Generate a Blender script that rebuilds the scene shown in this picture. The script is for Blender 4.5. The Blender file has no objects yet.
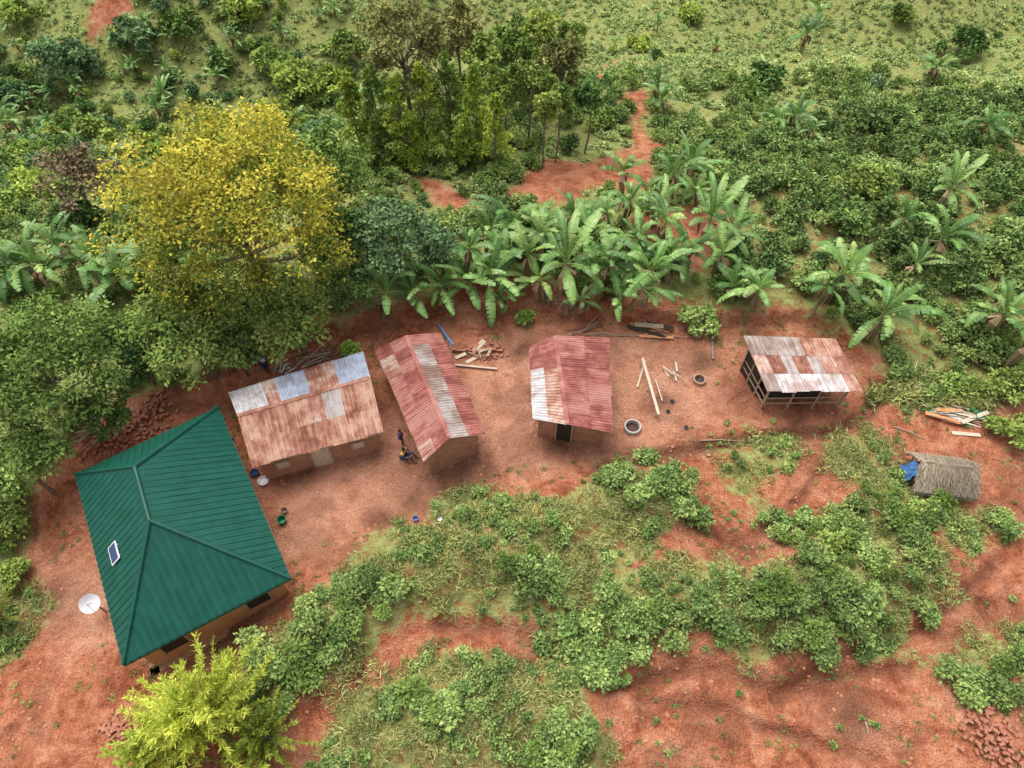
import bpy, math, random
import numpy as np
from mathutils import Vector, Matrix
R=np.random.default_rng(7); random.seed(7)
scene=bpy.context.scene
# ------------------------------------------------------------------ survey camera model (used to measure ground positions)
H=30.0; PITCH=math.radians(54); FP=1024*25/36
cp,sp=math.cos(PITCH),math.sin(PITCH)
def ray(u,v):
    x=(u-512)/FP; w=(384-v)/FP
    return np.array([x, cp+sp*w, -sp+cp*w])
def flat(u,v,z=0.0):
    d=ray(u,v); t=(H-z)/-d[2]
    return np.array([d[0]*t,d[1]*t,z])
def flats(L): return np.array([flat(u,v)[:2] for u,v in L])
def sm(a):
    a=np.clip(a,0,1); return a*a*(3-2*a)
def vn(x,y,s,seed=0):
    X=np.asarray(x)/s+seed*13.7; Y=np.asarray(y)/s+seed*7.3
    xi=np.floor(X); yi=np.floor(Y); fx=X-xi; fy=Y-yi
    fx=fx*fx*(3-2*fx); fy=fy*fy*(3-2*fy)
    def h(a,b):
        q=np.sin(a*127.1+b*311.7+seed*74.7)*43758.5453
        return q-np.floor(q)
    return (h(xi,yi)*(1-fx)+h(xi+1,yi)*fx)*(1-fy)+(h(xi,yi+1)*(1-fx)+h(xi+1,yi+1)*fx)*fy
def fbm(x,y,s,seed=0,o=3):
    r=0;a=1;n=0
    for i in range(o):
        r=r+a*vn(x,y,s/2**i,seed+i); n+=a; a*=.5
    return r/n
def dline(x,y,P,closed=False):
    P=np.asarray(P); Q=np.roll(P,-1,axis=0) if closed else P[1:]
    A=P if closed else P[:-1]
    d=np.full(np.shape(x),1e9)
    for a,b in zip(A,Q):
        ab=b-a; L=max((ab**2).sum(),1e-9)
        t=np.clip(((x-a[0])*ab[0]+(y-a[1])*ab[1])/L,0,1)
        d=np.minimum(d,(x-a[0]-t*ab[0])**2+(y-a[1]-t*ab[1])**2)
    return np.sqrt(d)
def sdpoly(x,y,P):
    d=dline(x,y,P,True); ins=np.zeros(np.shape(x),bool)
    n=len(P)
    for i in range(n):
        x0,y0=P[i]; x1,y1=P[(i+1)%n]
        if y0==y1: continue
        c=((y0>y)!=(y1>y))&(x<(x1-x0)*(y-y0)/(y1-y0)+x0)
        ins^=c
    return np.where(ins,d,-d)
bank1=flats([(300,650),(370,590),(450,555),(540,525),(650,500)])
bank2=flats([(520,590),(640,600),(760,600),(850,585),(920,560)])
bank3=flats([(400,740),(470,700),(560,720)])
drain=flats([(600,470),(660,457),(700,446),(745,440),(790,433),(835,430),(868,412),(880,385)])
gully1=flats([(440,628),(500,632),(560,655),(610,690),(700,668),(780,690),(850,672),(905,668)])
gully2=flats([(775,700),(830,660),(900,640),(960,600),(1000,560)])
gully3=flats([(640,700),(720,712),(800,740),(880,760)])
gully4=flats([(960,590),(985,602),(992,625)])
gully5=flats([(345,735),(362,690),(358,660)])
gully6=flats([(690,520),(730,545),(760,535),(800,500),(830,460)])
cutL=flats([(180,395),(255,362),(330,340),(390,324),(440,311),(490,293),(540,296),(562,315),(620,322),(680,328),(740,330),(800,326),(835,340),(880,370)])
pit=[(flat(u,v)[:2],r) for u,v,r in [(965,640,.5),(985,606,.45),(730,540,.6),(715,600,.5),(905,745,.6)]]
def hgt(x,y):
    x=np.asarray(x,float); y=np.asarray(y,float)
    y0=33-8*sm((-x-8)/10.)
    s=y-y0
    z=-18*sm(s/56.)
    f=np.maximum(0,y-y0-46); z=z+.50*f*f/(f+16)
    a=sm((y-40)/25.)
    z=z+a*(fbm(x,y,16,3)*3.2-1.6+(fbm(x,y,42,5,2)*13-6.5))
    lo=sm((16-y)/8.)
    z=z+.2*(fbm(x,y,2.6,9)-.5)+.5*(fbm(x,y,9,11,2)-.5)*lo+.38*(fbm(x,y,1.1,13)-.5)*lo*sm((x-1)/3)
    z=z+1.3*np.exp(-(dline(x,y,bank1)/2.)**2)+1.1*np.exp(-(dline(x,y,bank2)/1.8)**2)+1.3*np.exp(-(dline(x,y,bank3)/2.1)**2)
    wv=1+.8*(fbm(x,y,1.5,14)-.5)
    z=z-.42*np.exp(-(dline(x,y,drain)/(.32*wv))**2)-.36*np.exp(-(dline(x,y,gully1)/(.34*wv))**2)-.34*np.exp(-(dline(x,y,gully2)/(.25*wv))**2)-.28*np.exp(-(dline(x,y,gully3)/(.25*wv))**2)-.28*np.exp(-(dline(x,y,gully4)/.2)**2)-.3*np.exp(-(dline(x,y,gully5)/.25)**2)-.25*np.exp(-(dline(x,y,gully6)/(.22*wv))**2)
    for c,r in pit: z=z-.25*np.exp(-(((x-c[0])**2+(y-c[1])**2)/r**2)**2)
    yb=np.interp(x,cutL[:,0],cutL[:,1]); z=z+.75*sm((y-yb-.1)/.55)*sm((x-cutL[0,0])/1.5)*sm((cutL[-1,0]-x)/1.5)
    return z
TS=np.concatenate([np.arange(15,70,.15),np.arange(70,420,.6)])
def site(u,v,off=0.0):
    d=ray(u,v); X=d[0]*TS;Y=d[1]*TS;Z=H+d[2]*TS
    b=Z-(hgt(X,Y)+off)
    i=int(np.argmax(b<0)); 
    if i==0: i=len(TS)-1
    t0,t1=TS[i-1],TS[i]; k=b[i-1]/(b[i-1]-b[i]); t=t0+k*(t1-t0)
    return np.array([d[0]*t,d[1]*t,H+d[2]*t]), t
def P3(u,v,off=0.0): return site(u,v,off)[0]
def sites(L): return np.array([P3(u,v)[:2] for u,v in L])
# ------------------------------------------------------------------ zones in world metres
back=sites([(-60,640),(15,600),(45,500),(75,455),(120,405),(200,392),(255,356),(330,333),(390,316),(440,304),(490,286),(540,288),(560,308),(620,314),(680,320),(740,326),(800,322),(830,338),(872,362),(880,395),(930,408),(1100,405)])
back=np.vstack([back,[[300,30],[300,400],[-300,400],[-300,10]]])
G1=sites([(235,690),(270,640),(300,603),(350,562),(400,532),(450,512),(500,492),(560,478),(620,468),(690,474),(705,500),(695,530),(650,548),(700,562),(760,574),(800,560),(768,512),(850,500),(900,520),(945,560),(940,600),(900,625),(860,655),(800,640),(740,652),(690,640),(640,645),(615,682),(580,672),(560,645),(520,632),(470,615),(430,625),(380,640),(345,650),(310,690),(290,720),(260,720)])
G2=sites([(330,722),(370,682),(430,648),(480,652),(540,670),(590,690),(608,730),(600,800),(290,800)])
G3=sites([(838,440),(868,436),(885,480),(930,498),(1000,518),(990,532),(900,522),(850,485)])
G4=sites([(925,665),(960,648),(1060,640),(1060,700),(960,688)])
G5=sites([(870,398),(885,375),(930,368),(985,395),(990,408),(900,408)])
G6=sites([(715,452),(765,446),(782,462),(735,482)])
G7=sites([(-40,590),(22,585),(26,610),(10,650),(-40,690)])
GREENS=[G1,G2,G3,G4,G5,G6,G7]
reds=[sites(p) for p in [
 [(545,172),(600,152),(650,145),(672,175),(650,205),(590,195),(520,205),(490,195)],
 [(622,92),(645,92),(662,150),(628,160)],
 [(85,0),(115,-5),(130,5),(110,18),(92,40),(85,20)],
 [(620,215),(700,205),(740,240),(700,262),(640,240)],
 [(790,240),(825,237),(840,258),(800,252)],
 [(-20,150),(12,135),(20,145),(-20,165)],
 [(590,85),(610,60),(616,62),(600,90)],
 [(400,165),(470,200),(462,206),(395,172)]]]
pale=sites([(60,640),(230,640),(300,560),(400,520),(520,470),(640,455),(720,420),(720,345),(520,325),(440,380),(290,470),(250,560),(30,560)])
darks=[(flat(u,v)[:2],r) for u,v,r in [(425,492,1.8),(468,468,1.5),(450,500,1.2),(230,640,1.4),(560,440,1.2),(300,478,1.0),(745,395,1.2),(900,480,1.2),(620,455,1.0),(520,345,1.0),(800,425,1.0),(850,720,1.3),(740,560,1.2),(660,400,.9),(700,360,.9),(60,600,1.2),(380,520,.9)]]
def bankg(x,y):
    g=np.full(np.shape(x),-1e9)
    for Q in GREENS: g=np.maximum(g,sdpoly(x,y,Q))
    return np.minimum(g,1.6)+(fbm(x,y,2.2,77)-.50)*4.0
def greenval(x,y):
    g=np.maximum(sdpoly(x,y,back)-.5+(fbm(x,y,2.,78)-.5)*1.4,bankg(x,y))
    for P in reds: g=np.minimum(g,-sdpoly(x,y,P)*1.0+(fbm(x,y,3.5,79)-.45)*4)
    return g
# ------------------------------------------------------------------ materials
def newmat(name):
    m=bpy.data.materials.new(name); m.use_nodes=True; nt=m.node_tree
    return m,nt,nt.nodes['Principled BSDF']
def N(nt,t,**k):
    n=nt.nodes.new(t)
    for a,b in k.items(): setattr(n,a,b)
    return n
def ramp(nt,stops):
    r=nt.nodes.new('ShaderNodeValToRGB'); e=r.color_ramp.elements
    while len(e)<len(stops): e.new(.5)
    for q,(p,c) in zip(e,stops): q.position=p; q.color=(*c,1)
    return r
def noise(nt,s,det=4,rough=.6,vec=None):
    n=N(nt,'ShaderNodeTexNoise'); n.inputs['Scale'].default_value=s; n.inputs['Detail'].default_value=det; n.inputs['Roughness'].default_value=rough
    if vec is not None: nt.links.new(vec,n.inputs['Vector'])
    return n
def geo(nt): return nt.nodes.new('ShaderNodeNewGeometry').outputs['Position']
def mixc(nt,f,a,b,bt='MIX'):
    m=N(nt,'ShaderNodeMix',data_type='RGBA',blend_type=bt)
    for s,v in ((m.inputs[0],f),(m.inputs[6],a),(m.inputs[7],b)):
        if hasattr(v,'is_linked') : nt.links.new(v,s)
        elif isinstance(v,tuple): s.default_value=(*v,1)
        else: s.default_value=v
    return m.outputs[2]
def math_(nt,op,a,b=0.0):
    m=N(nt,'ShaderNodeMath',operation=op)
    for s,v in ((m.inputs[0],a),(m.inputs[1],b)):
        if hasattr(v,'is_linked'): nt.links.new(v,s)
        else: s.default_value=v
    return m.outputs[0]
def attr(nt,n,o='Fac'):
    a=nt.nodes.new('ShaderNodeAttribute'); a.attribute_name=n; return a.outputs[o]
def foliage(name,stops,trans=0,nscale=.25,gloss=0.0,vr=.5):
    m,nt,b=newmat(name); L=nt.links.new
    r=ramp(nt,stops); L(attr(nt,'tint'),r.inputs[0])
    n=noise(nt,nscale,1,.5,geo(nt)); mr=N(nt,'ShaderNodeMapRange'); L(n.outputs[0],mr.inputs[0])
    mr.inputs[1].default_value=.3; mr.inputs[2].default_value=.7; mr.inputs[3].default_value=.72; mr.inputs[4].default_value=1.28
    oi=nt.nodes.new('ShaderNodeObjectInfo')
    m3=math_(nt,'ADD',math_(nt,'MULTIPLY',oi.outputs['Random'],vr),1-vr/2)
    v=math_(nt,'MULTIPLY',mr.outputs[0],m3)
    hs=N(nt,'ShaderNodeHueSaturation'); L(r.outputs[0],hs.inputs['Color']); L(v,hs.inputs['Value'])
    h=math_(nt,'ADD',math_(nt,'MULTIPLY',oi.outputs['Random'],-.03),.512); L(h,hs.inputs['Hue'])
    if gloss>0:
        d=b; L(hs.outputs[0],b.inputs['Base Color']); b.inputs['Roughness'].default_value=.45; b.inputs['Specular IOR Level'].default_value=gloss
    else:
        nt.nodes.remove(b); d=nt.nodes.new('ShaderNodeBsdfDiffuse'); L(hs.outputs[0],d.inputs[0])
    if trans>0:
        t=nt.nodes.new('ShaderNodeBsdfTranslucent'); L(hs.outputs[0],t.inputs[0])
        mx=nt.nodes.new('ShaderNodeMixShader'); mx.inputs[0].default_value=trans
        L(d.outputs[0],mx.inputs[1]); L(t.outputs[0],mx.inputs[2]); L(mx.outputs[0],nt.nodes['Material Output'].inputs[0])
    else: L(d.outputs[0],nt.nodes['Material Output'].inputs[0])
    return m
def simple(name,c1,c2,scale=3,rough=.8,metal=0,bump=.2,bs=None,spec=.3):
    m,nt,b=newmat(name); L=nt.links.new; g=geo(nt)
    n=noise(nt,scale,5,.65,g); r=ramp(nt,[(.3,c1),(.7,c2)]); L(n.outputs[0],r.inputs[0])
    L(r.outputs[0],b.inputs['Base Color']); b.inputs['Roughness'].default_value=rough; b.inputs['Metallic'].default_value=metal
    b.inputs['Specular IOR Level'].default_value=spec
    n2=noise(nt,bs or scale*5,3,.6,g); bp=N(nt,'ShaderNodeBump'); bp.inputs['Strength'].default_value=bump; bp.inputs['Distance'].default_value=.03
    L(n2.outputs[0],bp.inputs['Height']); L(bp.outputs[0],b.inputs['Normal'])
    return m
def ground_mat():
    m,nt,b=newmat('red_earth_and_turf'); L=nt.links.new; g=geo(nt)
    n1=noise(nt,.5,5,.7,g); n1.inputs['Distortion'].default_value=1.0
    n2=noise(nt,2.2,4,.75,g); n3=noise(nt,14,2,.7,g)
    soil=ramp(nt,[(.38,(.22,.066,.032)),(.46,(.36,.122,.062)),(.54,(.46,.185,.10)),(.66,(.57,.29,.18))]); L(math_(nt,'ADD',math_(nt,'MULTIPLY',n1.outputs[0],.62),math_(nt,'MULTIPLY',n2.outputs[0],.38)),soil.inputs[0])
    pl=math_(nt,'MULTIPLY',attr(nt,'pale'),math_(nt,'ADD',n1.outputs[0],.0))
    col=mixc(nt,pl,soil.outputs[0],(.56,.31,.205))
    w=math_(nt,'MULTIPLY',attr(nt,'wet'),math_(nt,'ADD',n2.outputs[0],.3))
    col=mixc(nt,math_(nt,'MULTIPLY',w,.95),col,(.15,.068,.04))
    gr=ramp(nt,[(.35,(.70,.70,.70)),(.65,(1.18,1.18,1.18))]); L(n3.outputs[0],gr.inputs[0])
    col=mixc(nt,1.0,col,gr.outputs[0],'MULTIPLY')
    gc=ramp(nt,[(.3,(.13,.16,.045)),(.5,(.235,.285,.085)),(.7,(.34,.37,.14))]); L(n2.outputs[0],gc.inputs[0])
    v=math_(nt,'ADD',attr(nt,'green'),math_(nt,'MULTIPLY',math_(nt,'SUBTRACT',n2.outputs[0],.5),1.6))
    v=math_(nt,'ADD',v,math_(nt,'MULTIPLY',math_(nt,'SUBTRACT',n3.outputs[0],.5),.9))
    f=N(nt,'ShaderNodeMapRange'); L(v,f.inputs[0]); f.inputs[1].default_value=.42; f.inputs[2].default_value=.8
    col=mixc(nt,math_(nt,'MULTIPLY',f.outputs[0],.9),col,gc.outputs[0])
    L(col,b.inputs['Base Color']); b.inputs['Roughness'].default_value=.95; b.inputs['Specular IOR Level'].default_value=.1
    hsum=math_(nt,'ADD',n2.outputs[0],math_(nt,'MULTIPLY',n3.outputs[0],.3))
    bp=N(nt,'ShaderNodeBump'); bp.inputs['Strength'].default_value=.95; bp.inputs['Distance'].default_value=.3
    L(hsum,bp.inputs['Height']); L(bp.outputs[0],b.inputs['Normal'])
    return m
def rust_mat(name,c_lo,c_mid,c_hi,metal=.0,rough=.65,tv=.12):
    m,nt,b=newmat(name); L=nt.links.new
    uv=attr(nt,'suv','Vector')
    mp=N(nt,'ShaderNodeMapping'); mp.inputs['Scale'].default_value=(6,.55,1); L(uv,mp.inputs[0])
    n=noise(nt,1.1,5,.7,mp.outputs[0]); n2=noise(nt,1.3,5,.7,geo(nt))
    v=math_(nt,'ADD',math_(nt,'MULTIPLY',n.outputs[0],.5),math_(nt,'MULTIPLY',n2.outputs[0],.5))
    v=math_(nt,'ADD',v,math_(nt,'MULTIPLY',math_(nt,'SUBTRACT',attr(nt,'tint'),.5),tv))
    r=ramp(nt,[(.41,c_lo),(.5,c_mid),(.59,c_hi)]); L(v,r.inputs[0])
    L(r.outputs[0],b.inputs['Base Color']); b.inputs['Metallic'].default_value=metal; b.inputs['Roughness'].default_value=rough; b.inputs['Specular IOR Level'].default_value=.3
    return m
M={}
M['ground']=ground_mat()
M['rust']=rust_mat('rusted_iron_sheet',(.15,.052,.032),(.31,.13,.08),(.46,.28,.20))
M['rustpale']=rust_mat('weathered_iron_sheet',(.24,.09,.055),(.37,.19,.135),(.50,.39,.33))
M['redroof']=rust_mat('red_painted_iron_sheet',(.18,.05,.04),(.31,.10,.078),(.40,.19,.15))
M['silver']=rust_mat('galvanised_sheet',(.34,.24,.20),(.50,.47,.47),(.60,.61,.64),metal=.1,rough=.45,tv=.05)
M['blue']=rust_mat('bluish_sheet',(.28,.26,.30),(.36,.40,.50),(.46,.51,.60),metal=.1,rough=.5,tv=.05)
M['grey']=rust_mat('grey_sheet',(.20,.12,.09),(.31,.24,.21),(.42,.37,.35))
M['green']=rust_mat('green_painted_sheet',(.002,.058,.038),(.003,.068,.046),(.006,.082,.058),rough=.5,tv=0)
M['mud']=simple('mud_brick_wall',(.28,.13,.07),(.42,.23,.14),2.5,.9,bump=.5)
M['plaster']=simple('orange_plaster',(.48,.22,.10),(.58,.29,.14),1.5,.85)
M['dark']=simple('dark_wood_and_interior_shade',(.02,.014,.01),(.05,.035,.025),4)  # near-black colour paints in shade of openings and shed interior; also dark boards
M['wood']=simple('weathered_timber',(.26,.18,.12),(.42,.32,.22),6,.8)
M['palewood']=simple('pale_sawn_timber',(.42,.33,.24),(.58,.48,.37),6,.8)
M['orangewood']=simple('fresh_red_timber',(.5,.2,.08),(.62,.3,.14),6,.8)
M['bark']=simple('bark',(.14,.10,.07),(.28,.22,.17),5,.9,bump=.6)
M['white']=simple('white_paint',(.62,.62,.62),(.74,.74,.74),3,.4,bump=.02)
M['concrete']=simple('concrete',(.36,.34,.31),(.5,.48,.44),6,.85)
M['clay']=simple('fired_clay',(.30,.17,.10),(.42,.26,.17),6,.85)
M['black']=simple('black_rubber_and_ring_shade',(.015,.015,.015),(.035,.03,.03),6,.6)
M['bluep']=simple('blue_plastic',(.05,.14,.34),(.09,.22,.46),3,.45,bump=.02)
M['greenp']=simple('green_plastic',(.01,.12,.05),(.02,.2,.08),3,.4,bump=.02)
M['brick']=simple('burnt_brick',(.26,.09,.05),(.40,.18,.11),4,.9,bump=.4)
M['clod']=simple('earth_clod',(.30,.11,.06),(.46,.21,.12),1.2,.95,bump=.4)
M['thatch']=foliage('dry_thatch',[(0,(.14,.105,.07)),(.5,(.31,.26,.175)),(1,(.48,.42,.30))])
M['panel']=simple('solar_glass',(.02,.04,.12),(.04,.07,.18),2,.15,bump=0,spec=.6)
M['skin']=simple('brown_skin',(.10,.05,.03),(.13,.065,.04),8,.6,bump=.05)
M['hair']=simple('black_hair',(.01,.008,.007),(.02,.015,.012),20,.9)
M['cloth1']=simple('purple_cloth',(.10,.03,.12),(.16,.05,.2),8,.9)
M['cloth2']=simple('yellow_cloth',(.6,.4,.06),(.7,.5,.1),8,.9)
M['cloth3']=simple('white_cloth',(.6,.6,.6),(.75,.75,.75),8,.9)
M['cloth4']=simple('dark_blue_cloth',(.03,.05,.12),(.05,.08,.2),8,.9)
M['ringfloor']=simple('dark_ring_floor',(.05,.03,.02),(.12,.06,.04),5,.95)
F={}
F['dark']=foliage('dark_leaves',[(0,(.045,.09,.03)),(.5,(.105,.18,.05)),(1,(.21,.31,.09))])
F['mid']=foliage('green_leaves',[(0,(.08,.13,.032)),(.5,(.18,.265,.062)),(1,(.31,.40,.11))])
F['mango']=foliage('bluish_green_leaves',[(0,(.055,.11,.05)),(.5,(.125,.215,.09)),(1,(.24,.345,.15))])
F['light']=foliage('light_green_leaves',[(0,(.14,.20,.04)),(.5,(.27,.37,.08)),(1,(.41,.50,.13))],trans=.15)
F['lime']=foliage('feathery_leaves',[(0,(.17,.23,.03)),(.5,(.32,.41,.06)),(1,(.48,.56,.11))],trans=.2)
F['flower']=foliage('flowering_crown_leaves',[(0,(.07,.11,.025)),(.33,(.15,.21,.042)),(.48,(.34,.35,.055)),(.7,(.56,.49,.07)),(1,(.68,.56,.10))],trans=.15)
F['olive']=foliage('olive_brown_leaves',[(0,(.12,.125,.045)),(.5,(.27,.27,.09)),(1,(.40,.36,.14))])
F['rusty']=foliage('reddish_leaves',[(0,(.09,.085,.045)),(.5,(.18,.15,.08)),(1,(.32,.23,.14))])
F['crop']=foliage('crop_leaves',[(0,(.20,.26,.085)),(.5,(.32,.41,.145)),(1,(.46,.54,.22))],nscale=.07,vr=.3)
F['coffee']=foliage('coffee_leaves',[(0,(.06,.10,.03)),(.5,(.13,.205,.06)),(1,(.24,.33,.11))],nscale=.12,vr=.6)
F['banana']=foliage('banana_leaves',[(0,(.06,.15,.035)),(.5,(.14,.275,.065)),(1,(.31,.44,.14))],gloss=.35,trans=.2,nscale=.6,vr=.4)
F['grass']=foliage('grass_blades',[(0,(.15,.18,.05)),(.5,(.27,.31,.09)),(1,(.45,.44,.20))],nscale=.5)
F['herb']=foliage('herb_leaves',[(0,(.09,.14,.04)),(.5,(.19,.28,.08)),(1,(.33,.42,.14))],nscale=.4)
F['dry']=foliage('dry_leaves',[(0,(.16,.10,.05)),(1,(.38,.28,.16))])
# ------------------------------------------------------------------ mesh builder
class MB:
    def __init__(s): s.v=[];s.f=[];s.m=[];s.t=[];s.uv=[];s.n=0
    def add(s,V,Fc,mat=0,tint=.5,uv=None):
        V=np.asarray(V,float).reshape(-1,3); Fc=np.asarray(Fc,int)
        s.v.append(V); s.f.append(Fc+s.n); s.m.append(np.full(len(Fc),mat)); 
        s.t.append(np.broadcast_to(np.asarray(tint,float),(len(V),)).copy())
        s.uv.append(np.zeros((len(V),3)) if uv is None else np.asarray(uv,float)); s.n+=len(V)
    def box(s,c,ax,hs,mat=0,tint=.5):
        c=np.asarray(c,float); a=[np.asarray(q,float)*h for q,h in zip(ax,hs)]
        V=[c+i*a[0]+j*a[1]+k*a[2] for k in(-1,1) for j in(-1,1) for i in(-1,1)]
        s.add(V,[[0,2,3,1],[4,5,7,6],[0,1,5,4],[2,6,7,3],[0,4,6,2],[1,3,7,5]],mat,tint)
    def plank(s,p0,p1,w,t,mat=0,tint=.5):
        p0=np.asarray(p0,float);p1=np.asarray(p1,float); d=p1-p0;L=np.linalg.norm(d); d=d/L
        up=np.array([0,0,1.]) if abs(d[2])<.95 else np.array([1.,0,0])
        sd=np.cross(d,up); sd/=np.linalg.norm(sd); u2=np.cross(sd,d)
        s.box((p0+p1)/2,(d,sd,u2),(L/2,w/2,t/2),mat,tint)
    def tube(s,pts,rad,k=8,mat=0,tint=.5,cap=True):
        pts=np.asarray(pts,float); n=len(pts); V=[]
        for i in range(n):
            d=pts[min(i+1,n-1)]-pts[max(i-1,0)]; d/=np.linalg.norm(d)+1e-9
            a=np.array([1.,0,0]) if abs(d[0])<.8 else np.array([0,1.,0])
            b=np.cross(d,a); b/=np.linalg.norm(b); a=np.cross(b,d)
            for j in range(k):
                t=2*math.pi*j/k; V.append(pts[i]+rad[i]*(math.cos(t)*a+math.sin(t)*b))
        Fc=[[i*k+j,i*k+(j+1)%k,(i+1)*k+(j+1)%k,(i+1)*k+j] for i in range(n-1) for j in range(k)]
        s.add(V,Fc,mat,tint)
        if cap:
            for i in(0,n-1):
                s.add([V[i*k+j] for j in range(k)],[list(range(k))],mat,tint)
    def obj(s,name,mats,parent=None,smooth=False,link=True):
        me=bpy.data.meshes.new(name); V=np.concatenate(s.v)
        me.vertices.add(len(V)); me.vertices.foreach_set('co',V.astype(np.float32).ravel())
        loops=np.concatenate([f.ravel() for f in s.f]); tot=np.concatenate([np.full(len(f),f.shape[1]) for f in s.f])
        me.loops.add(len(loops)); me.loops.foreach_set('vertex_index',loops.astype(np.int32))
        me.polygons.add(len(tot)); st=np.concatenate([[0],np.cumsum(tot)[:-1]])
        me.polygons.foreach_set('loop_start',st.astype(np.int32))
        me.polygons.foreach_set('material_index',np.concatenate(s.m).astype(np.int32))
        me.polygons.foreach_set('use_smooth',np.full(len(tot),smooth))
        me.update(calc_edges=True)
        a=me.attributes.new('tint','FLOAT','POINT'); a.data.foreach_set('value',np.concatenate(s.t).astype(np.float32))
        a=me.attributes.new('suv','FLOAT_VECTOR','POINT'); a.data.foreach_set('vector',np.concatenate(s.uv).astype(np.float32).ravel())
        for m in mats: me.materials.append(m)
        me.validate()
        o=bpy.data.objects.new(name,me)
        if link: scene.collection.objects.link(o)
        if parent: o.parent=parent
        return o
def empty(name,loc=(0,0,0)):
    o=bpy.data.objects.new(name,None); scene.collection.objects.link(o); o.empty_display_size=.5; return o
def nrm(a): return a/(np.linalg.norm(a,axis=-1,keepdims=True)+1e-9)
def leafcloud(mb,rng,C,rad,n,ln,wd,shell=.45,up=.5,ct=None,mat=0,droop=.25,out=.7,jit=.14):
    C=np.asarray(C,float); K=len(C)
    rad=np.full((K,1),rad) if np.ndim(rad)==0 else np.asarray(rad,float).reshape(K,1)
    idx=np.repeat(np.arange(K),n); T=len(idx)
    d=nrm(rng.normal(size=(T,3))); d[:,2]=np.where(d[:,2]<-.3,-d[:,2],d[:,2])
    rr=shell+(1-shell)*rng.random((T,1))**.7
    p=C[idx]+d*rad[idx]*rr
    a=nrm(d*out+rng.normal(size=(T,3))*.5+np.array([0,0,-droop]))
    nn=nrm(d*.5+rng.normal(size=(T,3))*.45+np.array([0,0,up]))
    sd=nrm(np.cross(a,nn)); s=(.7+.6*rng.random((T,1)))
    l=ln*s; w=wd*s*.5
    V=np.stack([p,p+a*l*.45+sd*w,p+a*l+np.array([0,0,-.12])*l,p+a*l*.45-sd*w],1).reshape(-1,3)
    if ct is None: ct=rng.random(K)*.6+.2
    t=np.clip(ct[idx]+rng.normal(size=T)*jit,0,1)
    mb.add(V,np.arange(T*4).reshape(-1,4),mat,np.repeat(t,4))
# ------------------------------------------------------------------ terrain
def axis(parts):
    return np.unique(np.round(np.concatenate(parts),4))
xs=axis([np.linspace(-450,-100,15),np.arange(-100,-30,1.2),np.arange(-30,30,.15),np.arange(30,100,1.2),np.linspace(100,450,15)])
ys=axis([np.linspace(-80,0,12),np.arange(0,46,.15),np.arange(46,150,.8),np.linspace(150,600,40)])
XX,YY=np.meshgrid(xs,ys); x=XX.ravel(); y=YY.ravel(); z=hgt(x,y)
nx,ny=len(xs),len(ys)
ii=(np.arange(ny-1)[:,None]*nx+np.arange(nx-1)[None,:]).ravel()
mb=MB(); mb.add(np.stack([x,y,z],1),np.stack([ii,ii+1,ii+nx+1,ii+nx],1))
ter=mb.obj('ground',[M['ground']],smooth=True)
def addattr(o,n,v):
    a=o.data.attributes.new(n,'FLOAT','POINT'); a.data.foreach_set('value',v.astype(np.float32))
gv=greenval(x,y)
cofP=sites([(700,150),(790,130),(860,100),(940,100),(1060,110),(1100,400),(930,405),(885,385),(870,355),(820,332),(740,328),(700,315),(720,250),(760,230)])
gat=np.clip(.5+gv/1.8,-.3,1.3); gat=np.where((sdpoly(x,y,cofP)>0),np.minimum(gat,.75),gat)
bk=(sdpoly(x,y,back)<0); gat=np.where(bk,np.minimum(gat,.74),gat)
addattr(ter,'green',gat)
addattr(ter,'pale',sm(.5+sdpoly(x,y,pale)/3.))
w=np.zeros_like(x)
for c,r in darks: w=np.maximum(w,np.exp(-(((x-c[0])**2+(y-c[1])**2)/r**2))*(.2+1.7*fbm(x,y,1.0,4)))
for ln,wd,am in((drain,.45,1.4),(gully1,.4,.8),(gully2,.32,.9),(gully3,.3,.8),(gully4,.25,.9),(gully5,.3,.9),(gully6,.25,.8)): w=np.maximum(w,am*np.exp(-(dline(x,y,ln)/wd)**2)*(.5+.8*fbm(x,y,1.0,6)))
w=np.maximum(w,sm((fbm(x,y,1.6,91)-.60)/.12)*.55)
addattr(ter,'wet',np.clip(w,0,1.1))
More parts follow.
